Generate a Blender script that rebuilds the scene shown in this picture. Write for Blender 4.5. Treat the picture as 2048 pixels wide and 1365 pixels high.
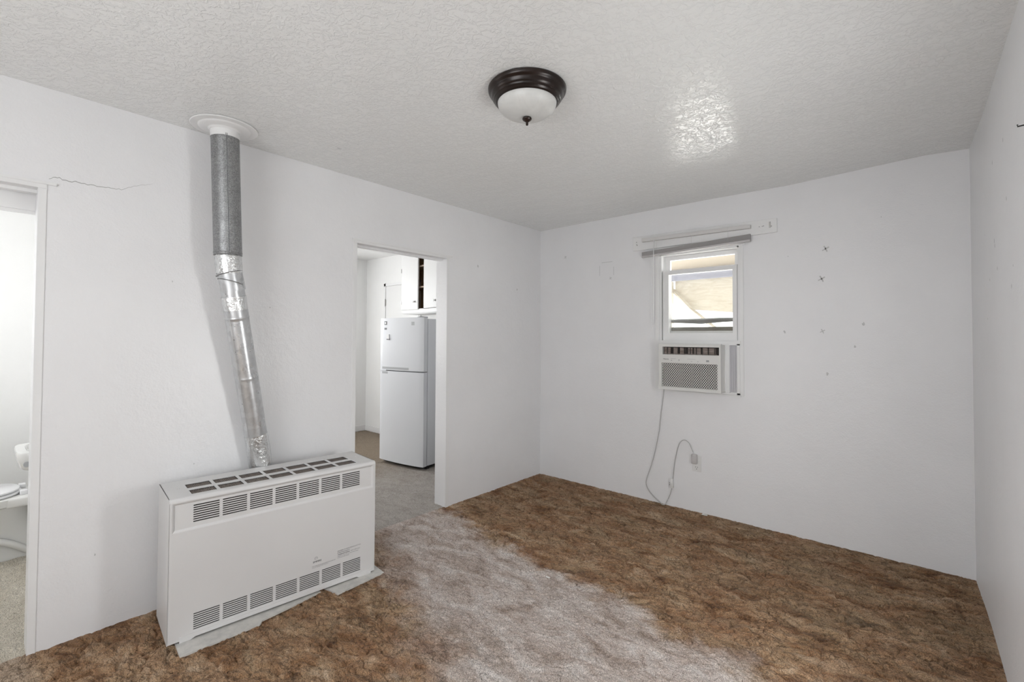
import bpy, bmesh, math, random
import numpy as np
from mathutils import Vector, Matrix
random.seed(7); rng = np.random.default_rng(7)
for o in list(bpy.data.objects): bpy.data.objects.remove(o, do_unlink=True)
S = bpy.context.scene; C = S.collection
PI = math.pi

# ------------------------------------------------------------------ camera
CAM = Vector((2.8573, -3.7215, 1.354))
yaw, pitch, roll = math.radians(41.0452), math.radians(1.1903), math.radians(.2747)
F = Vector((-math.sin(yaw)*math.cos(pitch), math.cos(yaw)*math.cos(pitch), math.sin(pitch)))
Rt = Vector((math.cos(yaw), math.sin(yaw), 0)); Up = Rt.cross(F)
R2 = Rt*math.cos(roll)+Up*math.sin(roll); U2 = -Rt*math.sin(roll)+Up*math.cos(roll)
cd = bpy.data.cameras.new('camera'); cam = bpy.data.objects.new('camera', cd); C.objects.link(cam)
M = Matrix((R2, U2, -F)).transposed().to_4x4(); M.translation = CAM; cam.matrix_world = M
cd.sensor_fit = 'HORIZONTAL'; cd.sensor_width = 36; cd.lens = 36*927.568/2048; cd.shift_y = -24.837/2048
cd.clip_start = .02; cd.clip_end = 200
S.camera = cam
# ------------------------------------------------------------------ sky, exposure
S.view_settings.view_transform = 'Standard'; S.view_settings.look = 'None'
S.view_settings.exposure = -0.03; S.view_settings.gamma = 1; S.view_settings.use_curve_mapping = False
w = bpy.data.worlds.new('sky'); S.world = w; w.use_nodes = True
w.node_tree.nodes['Background'].inputs[0].default_value = (.93, .96, 1, 1)
w.node_tree.nodes['Background'].inputs[1].default_value = 3.4
def area(name, loc, rot, sx, sy, power, col=(1, 1, 1)):
    l = bpy.data.lights.new(name, 'AREA'); l.shape = 'RECTANGLE'; l.size = sx; l.size_y = sy
    l.energy = power; l.color = col
    o = bpy.data.objects.new(name, l); o.location = loc; o.rotation_euler = rot; C.objects.link(o); return o
# area lights set in window openings out of view
area('daylight_right', (3.19, -1.96, 1.00), (0, math.radians(90), 0), 1.0, .34, 17, (.97, .985, 1))
area('fill_front', (2.0, -5.24, 1.45), (math.radians(-90), 0, PI), 1.5, 1.1, 25, (.97, .985, 1))  # added soft fill from behind the camera
area('daylight_kitchen', (-3.30, -1.6, 1.7), (0, math.radians(-90), 0), 1.1, .9, 20, (1, 1, 1))
area('fill_kitchen_front', (-2.66, -3.23, 1.55), (math.radians(-90), 0, PI), .9, .9, 12, (1, 1, 1))  # second kitchen light, added to brighten fridge and back wall from the front
area('daylight_bath', (-1.2, -4.74, 1.6), (math.radians(-90), 0, PI), .8, .7, 11, (1, 1, 1))
sl_ = bpy.data.lights.new('sun', 'SUN'); sl_.energy = 28; sl_.angle = .01; sun = bpy.data.objects.new('sun', sl_); C.objects.link(sun)
sun.rotation_euler = Vector((0, .22, -1)).to_track_quat('-Z', 'Y').to_euler()

# ------------------------------------------------------------------ materials
def mat(name, col, rough=.5, metal=0, spec=.5):
    m = bpy.data.materials.new(name); m.use_nodes = True
    b = m.node_tree.nodes['Principled BSDF']
    b.inputs['Base Color'].default_value = (*col, 1); b.inputs['Roughness'].default_value = rough
    b.inputs['Metallic'].default_value = metal; b.inputs['Specular IOR Level'].default_value = spec
    return m
def nd(m, t, **kw):
    n = m.node_tree.nodes.new(t)
    for k, v in kw.items():
        if k in n.inputs.keys(): n.inputs[k].default_value = v
        else: setattr(n, k, v)
    return n
def lk(m, a, b): m.node_tree.links.new(a, b)
def bsdf(m): return m.node_tree.nodes['Principled BSDF']
def noise(m, scale, detail=3, rough=.5, src=None, dist=0, stretch=None):
    if src is None: src = nd(m, 'ShaderNodeNewGeometry').outputs['Position']
    if stretch:
        mp = nd(m, 'ShaderNodeMapping'); mp.inputs['Scale'].default_value = stretch; lk(m, src, mp.inputs[0]); src = mp.outputs[0]
    n = nd(m, 'ShaderNodeTexNoise', Scale=scale, Detail=detail, Roughness=rough, Distortion=dist); lk(m, src, n.inputs['Vector'])
    return n.outputs['Fac']
def ramp(m, f, stops):
    r = nd(m, 'ShaderNodeValToRGB'); cr = r.color_ramp
    while len(cr.elements) < len(stops): cr.elements.new(.5)
    for e, (p, c) in zip(cr.elements, stops): e.position = p; e.color = (*c, 1) if len(c) == 3 else c
    lk(m, f, r.inputs[0]); return r.outputs[0]
def bump(m, h, dist, strength=1, prev=None):
    b = nd(m, 'ShaderNodeBump', Strength=strength, Distance=dist); lk(m, h, b.inputs['Height'])
    if prev is not None: lk(m, prev, b.inputs['Normal'])
    return b.outputs[0]
def mix(m, f, a, b):
    n = nd(m, 'ShaderNodeMix', data_type='RGBA')
    for s, v in ((0, f), (6, a), (7, b)):
        if isinstance(v, (int, float)): n.inputs[s].default_value = v
        elif isinstance(v, tuple): n.inputs[s].default_value = (*v, 1)
        else: lk(m, v, n.inputs[s])
    return n.outputs[2]
def math_(m, op, a, b=None, clamp=False):
    n = nd(m, 'ShaderNodeMath', operation=op); n.use_clamp = clamp
    for i, v in enumerate((a, b)):
        if v is None: continue
        if isinstance(v, (int, float)): n.inputs[i].default_value = v
        else: lk(m, v, n.inputs[i])
    return n.outputs[0]

def paint(name, col, rough, texture, coarse, var=.03):
    m = mat(name, col, rough)
    c2 = tuple(max(0, c-var) for c in col)
    c = ramp(m, noise(m, 2.2, 4, .6), [(.3, c2), (.65, col)])
    lk(m, c, bsdf(m).inputs['Base Color'])
    n = bump(m, noise(m, 110, 2, .5), .0014*texture, .6)
    n = bump(m, noise(m, 28, 3, .55), .004*coarse, .6, n)
    lk(m, n, bsdf(m).inputs['Normal'])
    return m
M_wall = paint('wall_paint', (.86, .858, .868), .42, 1, .5)
M_wallg = paint('wall_gloss_paint', (.86, .858, .866), .3, 1, .9)
M_kwall = paint('kitchen_wall_paint', (.90, .90, .89), .4, .6, .3)
M_trim = paint('trim_paint', (.86, .858, .856), .3, .3, .5)
# glossy knock-down textured ceiling
M_ceil = mat('ceiling_paint', (.77, .77, .75), .18, spec=.85)
_g = nd(M_ceil, 'ShaderNodeNewGeometry').outputs['Position']
lk(M_ceil, ramp(M_ceil, noise(M_ceil, 1.4, 4, .6), [(.3, (.875, .88, .868)), (.7, (.90, .905, .897))]), bsdf(M_ceil).inputs['Base Color'])
_v = ramp(M_ceil, noise(M_ceil, 34, 4, .6, dist=1.2), [(.46, (0, 0, 0)), (.58, (1, 1, 1))])
_n = bump(M_ceil, _v, .0017, .7)
_n = bump(M_ceil, noise(M_ceil, 110, 2), .0005, .6, _n)
_n = bump(M_ceil, noise(M_ceil, 5, 3, .5, stretch=(1, 2.2, 1)), .005, .6, _n)
lk(M_ceil, _n, bsdf(M_ceil).inputs['Normal'])

def carpet(name, mode):
    m = mat(name, (.2, .13, .08), .95, spec=.12)
    b = bsdf(m); b.inputs['Sheen Weight'].default_value = .08; b.inputs['Sheen Roughness'].default_value = .6
    mp = nd(m, 'ShaderNodeMapping'); lk(m, nd(m, 'ShaderNodeNewGeometry').outputs['Position'], mp.inputs[0])
    mp.inputs['Rotation'].default_value = (0, 0, math.radians(-38)); mp.inputs['Scale'].default_value = (.62, 1.25, 1); lay = mp.outputs[0]
    big = noise(m, 2.6, 4, .6); mid = noise(m, 8, 4, .62, dist=.8, src=lay); cl = noise(m, 38, 3, .6, dist=1.5, src=lay); fine = noise(m, 230, 2, .6)
    brown = ramp(m, mid, [(.30, (.11, .050, .023)), (.43, (.25, .138, .070)), (.57, (.38, .245, .145)), (.74, (.54, .41, .29))])
    rust = mix(m, ramp(m, big, [(.45, (0, 0, 0)), (.7, (1, 1, 1))]), brown, (.30, .155, .085))
    brown = mix(m, .45, brown, rust)
    olive = ramp(m, noise(m, 4.5, 4, .6, dist=1, src=lay), [(.46, (0, 0, 0)), (.66, (1, 1, 1))])
    brown = mix(m, math_(m, 'MULTIPLY', olive, .5), brown, (.345, .265, .170))
    grey = ramp(m, mid, [(.3, (.39, .32, .275)), (.48, (.53, .465, .43)), (.7, (.65, .60, .57))])
    if mode == 'main':
        sx = nd(m, 'ShaderNodeSeparateXYZ'); lk(m, nd(m, 'ShaderNodeNewGeometry').outputs['Position'], sx.inputs[0])
        x, y = sx.outputs[0], sx.outputs[1]
        wob = math_(m, 'MULTIPLY', math_(m, 'SUBTRACT', noise(m, 3.2, 5, .65), .5), .62)
        # worn walkway leading from the kitchen door: between y = -1.26-.12x and y = -2.02-.32x
        up = math_(m, 'SUBTRACT', math_(m, 'ADD', math_(m, 'MULTIPLY', x, -.13), -1.24), y)
        lo = math_(m, 'ADD', y, math_(m, 'ADD', math_(m, 'MULTIPLY', x, .36), 2.03))
        a = math_(m, 'MULTIPLY', math_(m, 'ADD', up, wob), 6.5, True)
        c = math_(m, 'ADD', math_(m, 'MULTIPLY', math_(m, 'ADD', lo, math_(m, 'MULTIPLY', wob, 1.2)), 3.2), .2, True)
        k = math_(m, 'MULTIPLY', a, c, True)
        k = math_(m, 'MULTIPLY', k, math_(m, 'ADD', math_(m, 'MULTIPLY', mid, .8), .5), True)
        col = mix(m, k, brown, grey)
        # paler carpet in front of the bathroom door
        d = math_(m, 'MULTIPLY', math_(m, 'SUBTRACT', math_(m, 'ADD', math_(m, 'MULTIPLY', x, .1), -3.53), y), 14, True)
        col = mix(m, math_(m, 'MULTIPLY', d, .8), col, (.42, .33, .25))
        cd_ = .30
    elif mode == 'kitchen':
        sx = nd(m, 'ShaderNodeSeparateXYZ'); lk(m, nd(m, 'ShaderNodeNewGeometry').outputs['Position'], sx.inputs[0])
        k = math_(m, 'MULTIPLY', math_(m, 'ADD', sx.outputs[0], math_(m, 'ADD', math_(m, 'MULTIPLY', big, 1.2), 1.1)), 1.0, True)
        col = mix(m, k, (.26, .205, .15), ramp(m, mid, [(.3, (.34, .31, .28)), (.7, (.45, .42, .39))])); cd_ = .3
    else:
        col = ramp(m, mid, [(.3, (.50, .455, .37)), (.7, (.62, .58, .50))]); cd_ = .3
    # shade of creases between tufts painted into the colour, then fibre grain
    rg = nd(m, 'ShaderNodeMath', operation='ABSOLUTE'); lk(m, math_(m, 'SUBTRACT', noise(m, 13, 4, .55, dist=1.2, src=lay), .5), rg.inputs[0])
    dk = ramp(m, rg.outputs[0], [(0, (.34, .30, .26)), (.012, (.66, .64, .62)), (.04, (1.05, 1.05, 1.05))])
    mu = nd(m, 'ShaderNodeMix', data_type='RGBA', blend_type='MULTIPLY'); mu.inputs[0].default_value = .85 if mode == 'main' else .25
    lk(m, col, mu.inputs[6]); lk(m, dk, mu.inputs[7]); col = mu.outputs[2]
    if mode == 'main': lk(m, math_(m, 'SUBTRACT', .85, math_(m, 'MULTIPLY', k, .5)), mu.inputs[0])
    fk = ramp(m, fine, [(.32, (.42, .40, .38)), (.5, (1, 1, 1)), (.66, (1.45, 1.42, 1.4))])
    mu = nd(m, 'ShaderNodeMix', data_type='RGBA', blend_type='MULTIPLY'); mu.inputs[0].default_value = .8
    lk(m, col, mu.inputs[6]); lk(m, fk, mu.inputs[7])
    lk(m, mu.outputs[2], b.inputs['Base Color'])
    n = bump(m, fine, .004, 1); n = bump(m, cl, .012, .8, n)
    lk(m, n, b.inputs['Normal'])
    return m
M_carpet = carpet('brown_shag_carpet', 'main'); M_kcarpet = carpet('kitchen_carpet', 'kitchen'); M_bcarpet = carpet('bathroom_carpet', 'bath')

M_heat = mat('heater_enamel', (.70, .685, .675), .38)
lk(M_heat, bump(M_heat, noise(M_heat, 320, 1), .0002, .3), bsdf(M_heat).inputs['Normal'])
lk(M_heat, ramp(M_heat, noise(M_heat, 3, 3), [(.3, (.69, .68, .676)), (.7, (.715, .71, .706))]), bsdf(M_heat).inputs['Base Color'])
M_dark = mat('dark_interior', (.045, .038, .034), .8)
M_dust = mat('dusty_brown_mesh', (.23, .185, .16), .7)
lk(M_dust, ramp(M_dust, noise(M_dust, 420, 2, .6), [(.35, (.12, .095, .08)), (.6, (.30, .26, .235))]), bsdf(M_dust).inputs['Base Color'])
M_ink = mat('dark_print', (.10, .10, .11), .6); M_ink2 = mat('grey_print', (.36, .36, .37), .6)
def metal(name, c, r, spangle, streak=None):
    m = mat(name, c, r, 1)
    v = nd(m, 'ShaderNodeTexVoronoi', Scale=spangle); lk(m, nd(m, 'ShaderNodeTexCoord').outputs['Object'], v.inputs['Vector'])
    lk(m, ramp(m, v.outputs['Color'], [(.1, tuple(k*(.62 if spangle > 100 else .93) for k in c)), (.9, tuple(min(1, k*1.1) for k in c))]), bsdf(m).inputs['Base Color'])
    lk(m, ramp(m, noise(m, 14, 4), [(.3, (r*.7,)*3), (.7, (min(1, r*1.35),)*3)]), bsdf(m).inputs['Roughness'])
    return m
M_galv = metal('galvanised_steel', (.40, .405, .41), .46, 260)
M_alu = metal('bright_metal_pipe', (.60, .61, .62), .33, 40)
bsdf(M_alu).inputs['Metallic'].default_value = .72
M_foil = mat('foil_tape', (.82, .83, .83), .22, 1)
lk(M_foil, bump(M_foil, noise(M_foil, 60, 3, .6, dist=1), .004, .9), bsdf(M_foil).inputs['Normal'])
M_white = mat('white_plastic', (.76, .76, .75), .35); M_ac = mat('aged_white_plastic', (.72, .715, .69), .4)
M_lilac = mat('accordion_vinyl', (.66, .65, .68), .5)
M_cord = mat('cord_vinyl', (.50, .495, .485), .5)
M_porc = mat('porcelain', (.78, .78, .76), .12); M_seat = mat('seat_plastic', (.84, .84, .85), .2)
M_fridge = mat('refrigerator_enamel', (.71, .725, .75), .42)
lk(M_fridge, bump(M_fridge, noise(M_fridge, 420, 2), .0004, .3), bsdf(M_fridge).inputs['Normal'])
M_gasket = mat('grey_gasket', (.16, .16, .17), .6); M_black = mat('black_plastic', (.02, .02, .02), .5)
M_cab = mat('cabinet_paint', (.80, .80, .79), .4); M_wood = mat('brown_cabinet_wood', (.16, .09, .05), .6)
lk(M_wood, ramp(M_wood, noise(M_wood, 9, 4, .6, stretch=(6, 6, .6)), [(.3, (.42, .29, .17)), (.7, (.56, .42, .28))]), bsdf(M_wood).inputs['Base Color'])
M_woodl = mat('pale_shelf_edge', (.42, .33, .26), .6)
M_steel = mat('worn_steel', (.45, .44, .43), .35, 1)
M_bronze = mat('oiled_bronze', (.035, .018, .012), .28, .3)
lk(M_bronze, ramp(M_bronze, noise(M_bronze, 9, 3), [(.35, (.010, .007, .006)), (.7, (.030, .015, .010))]), bsdf(M_bronze).inputs['Base Color'])
M_globe = mat('frosted_glass', (.74, .74, .72), .42)
lk(M_globe, ramp(M_globe, noise(M_globe, 7, 4, .6, dist=1.5), [(.35, (.62, .62, .605)), (.68, (.72, .72, .70))]), bsdf(M_globe).inputs['Base Color'])
M_slat = mat('blind_vinyl', (.56, .54, .535), .45); M_slatw = mat('blind_rail_white', (.68, .665, .655), .4)
M_board = mat('painted_hearth_board', (.62, .61, .59), .5)
lk(M_board, ramp(M_board, noise(M_board, 22, 5, .65), [(.35, (.52, .51, .49)), (.6, (.64, .62, .585))]), bsdf(M_board).inputs['Base Color'])
M_paper = mat('white_paper', (.85, .85, .83), .7)
M_patch = mat('spackle_patch', (.60, .60, .60), .7); M_crack = mat('plaster_crack', (.33, .32, .31), .9)
M_rust = mat('stained_plate', (.78, .775, .765), .5)
M_pane = bpy.data.materials.new('window_glass'); M_pane.use_nodes = True
nt = M_pane.node_tree; nt.nodes.clear()
o_ = nt.nodes.new('ShaderNodeOutputMaterial'); t_ = nt.nodes.new('ShaderNodeBsdfTransparent'); g_ = nt.nodes.new('ShaderNodeBsdfGlossy'); g_.inputs['Roughness'].default_value = .05
x_ = nt.nodes.new('ShaderNodeMixShader'); x_.inputs[0].default_value = .06
t_.inputs[0].default_value = (.96, .96, .95, 1)
nt.links.new(t_.outputs[0], x_.inputs[1]); nt.links.new(g_.outputs[0], x_.inputs[2]); nt.links.new(x_.outputs[0], o_.inputs[0])
M_ply = mat('weathered_plywood', (.62, .52, .38), .7)
lk(M_ply, ramp(M_ply, noise(M_ply, 3.5, 5, .6, dist=2.5, stretch=(1, 1, 3)), [(.3, (.46, .41, .33)), (.6, (.57, .535, .46)), (.8, (.62, .59, .53))]), bsdf(M_ply).inputs['Base Color'])
M_beam = mat('blue_grey_beam', (.30, .31, .38), .7); M_brownb = mat('tan_eave_board', (.235, .205, .16), .7)
M_foam = mat('grey_foam_strip', (.55, .55, .54), .9); M_ground = mat('pale_concrete', (.66, .645, .62), .9)

# ------------------------------------------------------------------ mesh helpers
def bx(bm, x0, x1, y0, y1, z0, z1, mt=None):
    vs = [bm.verts.new(p) for p in ((x0, y0, z0), (x1, y0, z0), (x1, y1, z0), (x0, y1, z0), (x0, y0, z1), (x1, y0, z1), (x1, y1, z1), (x0, y1, z1))]
    for f in ((3, 2, 1, 0), (4, 5, 6, 7), (0, 1, 5, 4), (1, 2, 6, 5), (2, 3, 7, 6), (3, 0, 4, 7)):
        fc = bm.faces.new([vs[i] for i in f])
    return vs
def box(*a, bev=0, seg=2):
    bm = bmesh.new(); bx(bm, *a)
    if bev: bmesh.ops.bevel(bm, geom=bm.edges[:], offset=bev, segments=seg, affect='EDGES', profile=.5)
    return bm
def boxes(lst):
    bm = bmesh.new()
    for a in lst: bx(bm, *a)
    return bm
def lathe(bm, prof, cx=0, cy=0, n=48, mat_=None):
    rings = []
    for r, z in prof:
        if r < 1e-5: rings.append([bm.verts.new((cx, cy, z))])
        else: rings.append([bm.verts.new((cx+r*math.cos(2*PI*i/n), cy+r*math.sin(2*PI*i/n), z)) for i in range(n)])
    for a, b in zip(rings, rings[1:]):
        for i in range(n):
            j = (i+1) % n
            if len(a) == 1 and len(b) == 1: continue
            if len(a) == 1: bm.faces.new((a[0], b[j], b[i]))
            elif len(b) == 1: bm.faces.new((a[i], a[j], b[0]))
            else: bm.faces.new((a[i], a[j], b[j], b[i]))
    return rings
def tube(bm, pts, r, n=8):
    pts = [Vector(p) for p in pts]; rings = []
    up = Vector((0, 0, 1))
    for i, p in enumerate(pts):
        d = (pts[min(i+1, len(pts)-1)]-pts[max(i-1, 0)]).normalized()
        a = d.cross(up if abs(d.z) < .9 else Vector((0, 1, 0))).normalized(); b = d.cross(a)
        rr = r[i] if isinstance(r, (list, tuple)) else r
        rings.append([bm.verts.new(p+a*rr*math.cos(2*PI*k/n)+b*rr*math.sin(2*PI*k/n)) for k in range(n)])
    for A, B in zip(rings, rings[1:]):
        for k in range(n): bm.faces.new((A[k], A[(k+1) % n], B[(k+1) % n], B[k]))
    bm.faces.new(rings[0][::-1]); bm.faces.new(rings[-1])
    return rings
def smooth_path(pts, k=6):
    P = [Vector(p) for p in pts]; out = []
    for i in range(len(P)-1):
        p0, p1, p2, p3 = P[max(i-1, 0)], P[i], P[i+1], P[min(i+2, len(P)-1)]
        for s in range(k):
            t = s/k
            out.append(.5*((2*p1)+(p2-p0)*t+(2*p0-5*p1+4*p2-p3)*t*t+(3*p1-p0-3*p2+p3)*t**3))
    out.append(P[-1]); return out
def loft(bm, secs, n=36, cap=True, p=2.0):
    """secs: (z, cx, cy, rx, ry) super-ellipse rings"""
    rings = []
    for z, cx, cy, rx, ry in secs:
        ring = []
        for i in range(n):
            a = 2*PI*i/n; c, s = math.cos(a), math.sin(a)
            ring.append(bm.verts.new((cx+rx*math.copysign(abs(c)**(2/p), c), cy+ry*math.copysign(abs(s)**(2/p), s), z)))
        rings.append(ring)
    for A, B in zip(rings, rings[1:]):
        for k in range(n): bm.faces.new((A[k], A[(k+1) % n], B[(k+1) % n], B[k]))
    if cap: bm.faces.new(rings[0][::-1]); bm.faces.new(rings[-1])
    return rings
def plate(xs, zs, solid, y0, y1, axis='y'):
    """plate with real holes in the x-z plane, thickness y0..y1"""
    bm = bmesh.new(); V = {}
    def v(i, j, k):
        if (i, j, k) not in V:
            p = (xs[i], (y0, y1)[k], zs[j]) if axis == 'y' else (xs[i], zs[j], (y0, y1)[k])
            V[i, j, k] = bm.verts.new(p)
        return V[i, j, k]
    nx, nz = len(xs)-1, len(zs)-1
    ok = lambda i, j: 0 <= i < nx and 0 <= j < nz and solid(i, j)
    for i in range(nx):
        for j in range(nz):
            if not ok(i, j): continue
            bm.faces.new((v(i, j, 0), v(i+1, j, 0), v(i+1, j+1, 0), v(i, j+1, 0)))
            bm.faces.new((v(i, j+1, 1), v(i+1, j+1, 1), v(i+1, j, 1), v(i, j, 1)))
            if not ok(i-1, j): bm.faces.new((v(i, j, 0), v(i, j+1, 0), v(i, j+1, 1), v(i, j, 1)))
            if not ok(i+1, j): bm.faces.new((v(i+1, j, 1), v(i+1, j+1, 1), v(i+1, j+1, 0), v(i+1, j, 0)))
            if not ok(i, j-1): bm.faces.new((v(i, j, 1), v(i+1, j, 1), v(i+1, j, 0), v(i, j, 0)))
            if not ok(i, j+1): bm.faces.new((v(i, j+1, 0), v(i+1, j+1, 0), v(i+1, j+1, 1), v(i, j+1, 1)))
    return bm
def obj(name, bm, m, parent=None, smooth=False, recalc=True):
    if recalc: bmesh.ops.recalc_face_normals(bm, faces=bm.faces[:])
    me = bpy.data.meshes.new(name); bm.to_mesh(me); bm.free(); me.materials.append(m)
    if smooth:
        for p in me.polygons: p.use_smooth = True
        if hasattr(me, 'set_sharp_from_angle'): me.set_sharp_from_angle(angle=math.radians(38))
    o = bpy.data.objects.new(name, me); C.objects.link(o)
    if parent: o.parent = parent
    return o
def struct(name, bm, m, parent=None, **k):
    o = obj(name, bm, m, parent, **k)
    if parent is None: o['kind'] = 'structure'
    return o
def thing(name, label, cat, loc=(0, 0, 0), rot=(0, 0, 0), group=None):
    o = bpy.data.objects.new(name, None); C.objects.link(o); o.location = loc; o.rotation_euler = rot
    o['label'] = label; o['category'] = cat; o.empty_display_size = .1
    if group: o['group'] = group
    return o
def tag(o, label, cat, group=None):
    o['label'] = label; o['category'] = cat
    if group: o['group'] = group
    return o
def text(name, body, size, m, parent, mw, width=None, depth=.0006):
    cu = bpy.data.curves.new(name, 'FONT'); cu.body = body; cu.size = size; cu.extrude = depth; cu.resolution_u = 2
    t = bpy.data.objects.new(name, cu); C.objects.link(t)
    bpy.context.view_layer.update()
    me = bpy.data.meshes.new_from_object(t.evaluated_get(bpy.context.evaluated_depsgraph_get()))
    bpy.data.objects.remove(t)
    if width:
        xs = [v.co.x for v in me.vertices]; k = width/(max(xs)-min(xs))
        for v in me.vertices: v.co.x *= k
    me.transform(mw); me.materials.clear(); me.materials.append(m)
    o = bpy.data.objects.new(name, me); C.objects.link(o); o.parent = parent; return o

# ------------------------------------------------------------------ room shell
def ceil_z(x): return float(np.interp(x, [-.2, 0, 1.0, 1.8, 2.2, 2.9, 3.101, 3.4], [2.44, 2.44, 2.445, 2.444, 2.440, 2.468, 2.459, 2.459]))
def rw(y): return float(np.interp(-y, [-.2, 0, .5, 1.0, 1.55, 6], [3.099, 3.101, 3.115, 3.118, 3.120, 3.122]))
YF = -5.2
# left wall: thickness .13 behind x = 0, two doorways
def wall_x(x0, x1, ys, zs, holes):
    return [(x0, x1, a, b, c, d) for a, b in zip(ys, ys[1:]) for c, d in zip(zs, zs[1:])
            if not any(h[0]-1e-6 <= a and b <= h[1]+1e-6 and h[2]-1e-6 <= c and d <= h[3]+1e-6 for h in holes)]
def wall_plate(axis, t0, t1, us, zs, holes):
    ok = lambda i, j: not any(h[0]-1e-6 <= us[i] and us[i+1] <= h[1]+1e-6 and h[2]-1e-6 <= zs[j] and zs[j+1] <= h[3]+1e-6 for h in holes)
    bm = plate(us, zs, ok, t0, t1)
    if axis == 'x':
        for v in bm.verts: v.co = Vector((v.co.y, v.co.x, v.co.z))
    return bm
HD = 1.997
left = struct('wall_left', wall_plate('x', -.13, 0, [YF-.1, -4.33, -3.566, -2.046, -1.246, .12], [-.05, HD, 2.52], [(-4.33, -3.566, -.05, HD), (-2.046, -1.246, -.05, HD)]), M_wallg)
back = struct('wall_back', wall_plate('y', 0, .12, [-.13, 1.243, 1.868, 3.3], [-.05, .935, 2.06, 2.54], [(1.243, 1.868, .935, 2.06)]), M_wall)
front = struct('wall_front', wall_plate('y', YF-.12, YF, [-.13, 1.2, 2.8, 3.3], [-.05, .85, 2.05, 2.54], [(1.2, 2.8, .85, 2.05)]), M_wall)
# right wall, very slightly bowed
ys = [YF-.1, -4.2, -3.2, -2.18, -1.74, -1.55, -1.2, -.9, -.6, -.4, -.2, 0, .12]; zs = [-.05, .47, 1.53, 2.54]
bmr = wall_plate('x', 0, .13, ys, zs, [(-2.18, -1.74, .47, 1.53)])
for v in bmr.verts: v.co.x += rw(v.co.y)
right = struct('wall_right', bmr, M_wall, smooth=False)
# ceiling with its slight sag
bm = bmesh.new(); xs = np.linspace(-.1, 3.2, 34); yl = [YF-.05, -4, -3, -2, -1, -.5, .06]
g = [[bm.verts.new((x, y, ceil_z(x))) for y in yl] for x in xs]; g2 = [[bm.verts.new((x, y, 2.56)) for y in yl] for x in xs]
for i in range(len(xs)-1):
    for j in range(len(yl)-1):
        bm.faces.new((g[i][j], g[i][j+1], g[i+1][j+1], g[i+1][j])); bm.faces.new((g2[i][j], g2[i+1][j], g2[i+1][j+1], g2[i][j+1]))
for i in range(len(xs)-1):
    for j in (0, len(yl)-1): bm.faces.new((g[i][j], g[i+1][j], g2[i+1][j], g2[i][j]))
for j in range(len(yl)-1):
    for i in (0, len(xs)-1): bm.faces.new((g[i][j], g[i][j+1], g2[i][j+1], g2[i][j]))
ceiling = struct('ceiling', bm, M_ceil, smooth=True)

# carpet floor: displaced shag
def vnoise(X, Y, sc, seed, oct_=1):
    out = 0; amp = 1; tot = 0
    for o in range(oct_):
        r = np.random.default_rng(seed+o*17); N = 512; tab = r.random((N, N))
        x = X*sc*(2**o)+31.7*o+100; y = Y*sc*(2**o)+17.3*o+100
        xi = np.floor(x).astype(int); yi = np.floor(y).astype(int); fx = x-xi; fy = y-yi
        fx = fx*fx*(3-2*fx); fy = fy*fy*(3-2*fy)
        a = tab[xi % N, yi % N]; b = tab[(xi+1) % N, yi % N]; c = tab[xi % N, (yi+1) % N]; d = tab[(xi+1) % N, (yi+1) % N]
        out = out+amp*((a*(1-fx)+b*fx)*(1-fy)+(c*(1-fx)+d*fx)*fy); tot += amp; amp *= .55
    return out/tot
def floor_mesh(name, x0, x1, y0, y1, step, m, amp, zoff=0):
    nx = int((x1-x0)/step); ny = int((y1-y0)/step)
    X, Y = np.meshgrid(np.linspace(x0, x1, nx+1), np.linspace(y0, y1, ny+1), indexing='ij')
    wx = (vnoise(X, Y, 8, 3, 2)-.5)*.11; wy = (vnoise(X, Y, 8, 5, 2)-.5)*.11
    U = (X*.85+Y*.53)*.62; V = (-X*.53+Y*.85)*1.15          # tufts lie over, longer one way than the other
    # matted tufts: rounded mounds separated by creases
    a = 1-np.abs(2*vnoise(U+wx, V+wy, 22, 11)-1); b = 1-np.abs(2*vnoise(U*1.2+wx, V+wy*.6, 52, 12)-1); f = vnoise(X, Y, 150, 13, 1)
    soft = 1/(1+np.exp(-((-1.24-.13*X)-Y+(vnoise(X, Y, 3, 21)-.5)*.5)*9))
    lo = 1/(1+np.exp(-((Y+2.03+.36*X)*4)))
    k = 1-.62*soft*lo
    Z = zoff+amp*(-(a**6)*.017*k-(b**5)*.009*k+(f-.5)*(.0055+.003*(1-k))+(vnoise(X, Y, 12, 30)-.5)*.008*k)
    if amp == 1:
        e = np.clip(np.minimum(np.minimum(X-.0, 3.118-X), -Y)/.05, 0, 1); Z = Z*(.25+.75*e)-.001
    co = np.stack([X, Y, Z], -1).reshape(-1, 3)
    i = np.arange(nx)[:, None]*(ny+1)+np.arange(ny)[None, :]
    q = np.stack([i, i+ny+1, i+ny+2, i+1], -1).reshape(-1, 4)
    me = bpy.data.meshes.new(name); me.vertices.add(len(co)); me.vertices.foreach_set('co', co.ravel())
    me.loops.add(q.size); me.loops.foreach_set('vertex_index', q.ravel().astype(np.int32))
    me.polygons.add(len(q)); me.polygons.foreach_set('loop_start', np.arange(0, q.size, 4, dtype=np.int32))
    try: me.polygons.foreach_set('loop_total', np.full(len(q), 4, dtype=np.int32))
    except Exception: pass
    me.polygons.foreach_set('use_smooth', np.ones(len(q), dtype=bool))
    me.update(calc_edges=True); me.validate(); me.materials.append(m)
    o = bpy.data.objects.new(name, me); C.objects.link(o); o['kind'] = 'structure'; return o
struct('subfloor', boxes([(-3.3, 3.2, YF-.1, .1, -.10, -.045)]), M_ground)
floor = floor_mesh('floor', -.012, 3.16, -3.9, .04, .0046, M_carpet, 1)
floor_mesh('floor', -.012, 3.16, YF-.05, -3.9, .03, M_carpet, 1)
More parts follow.
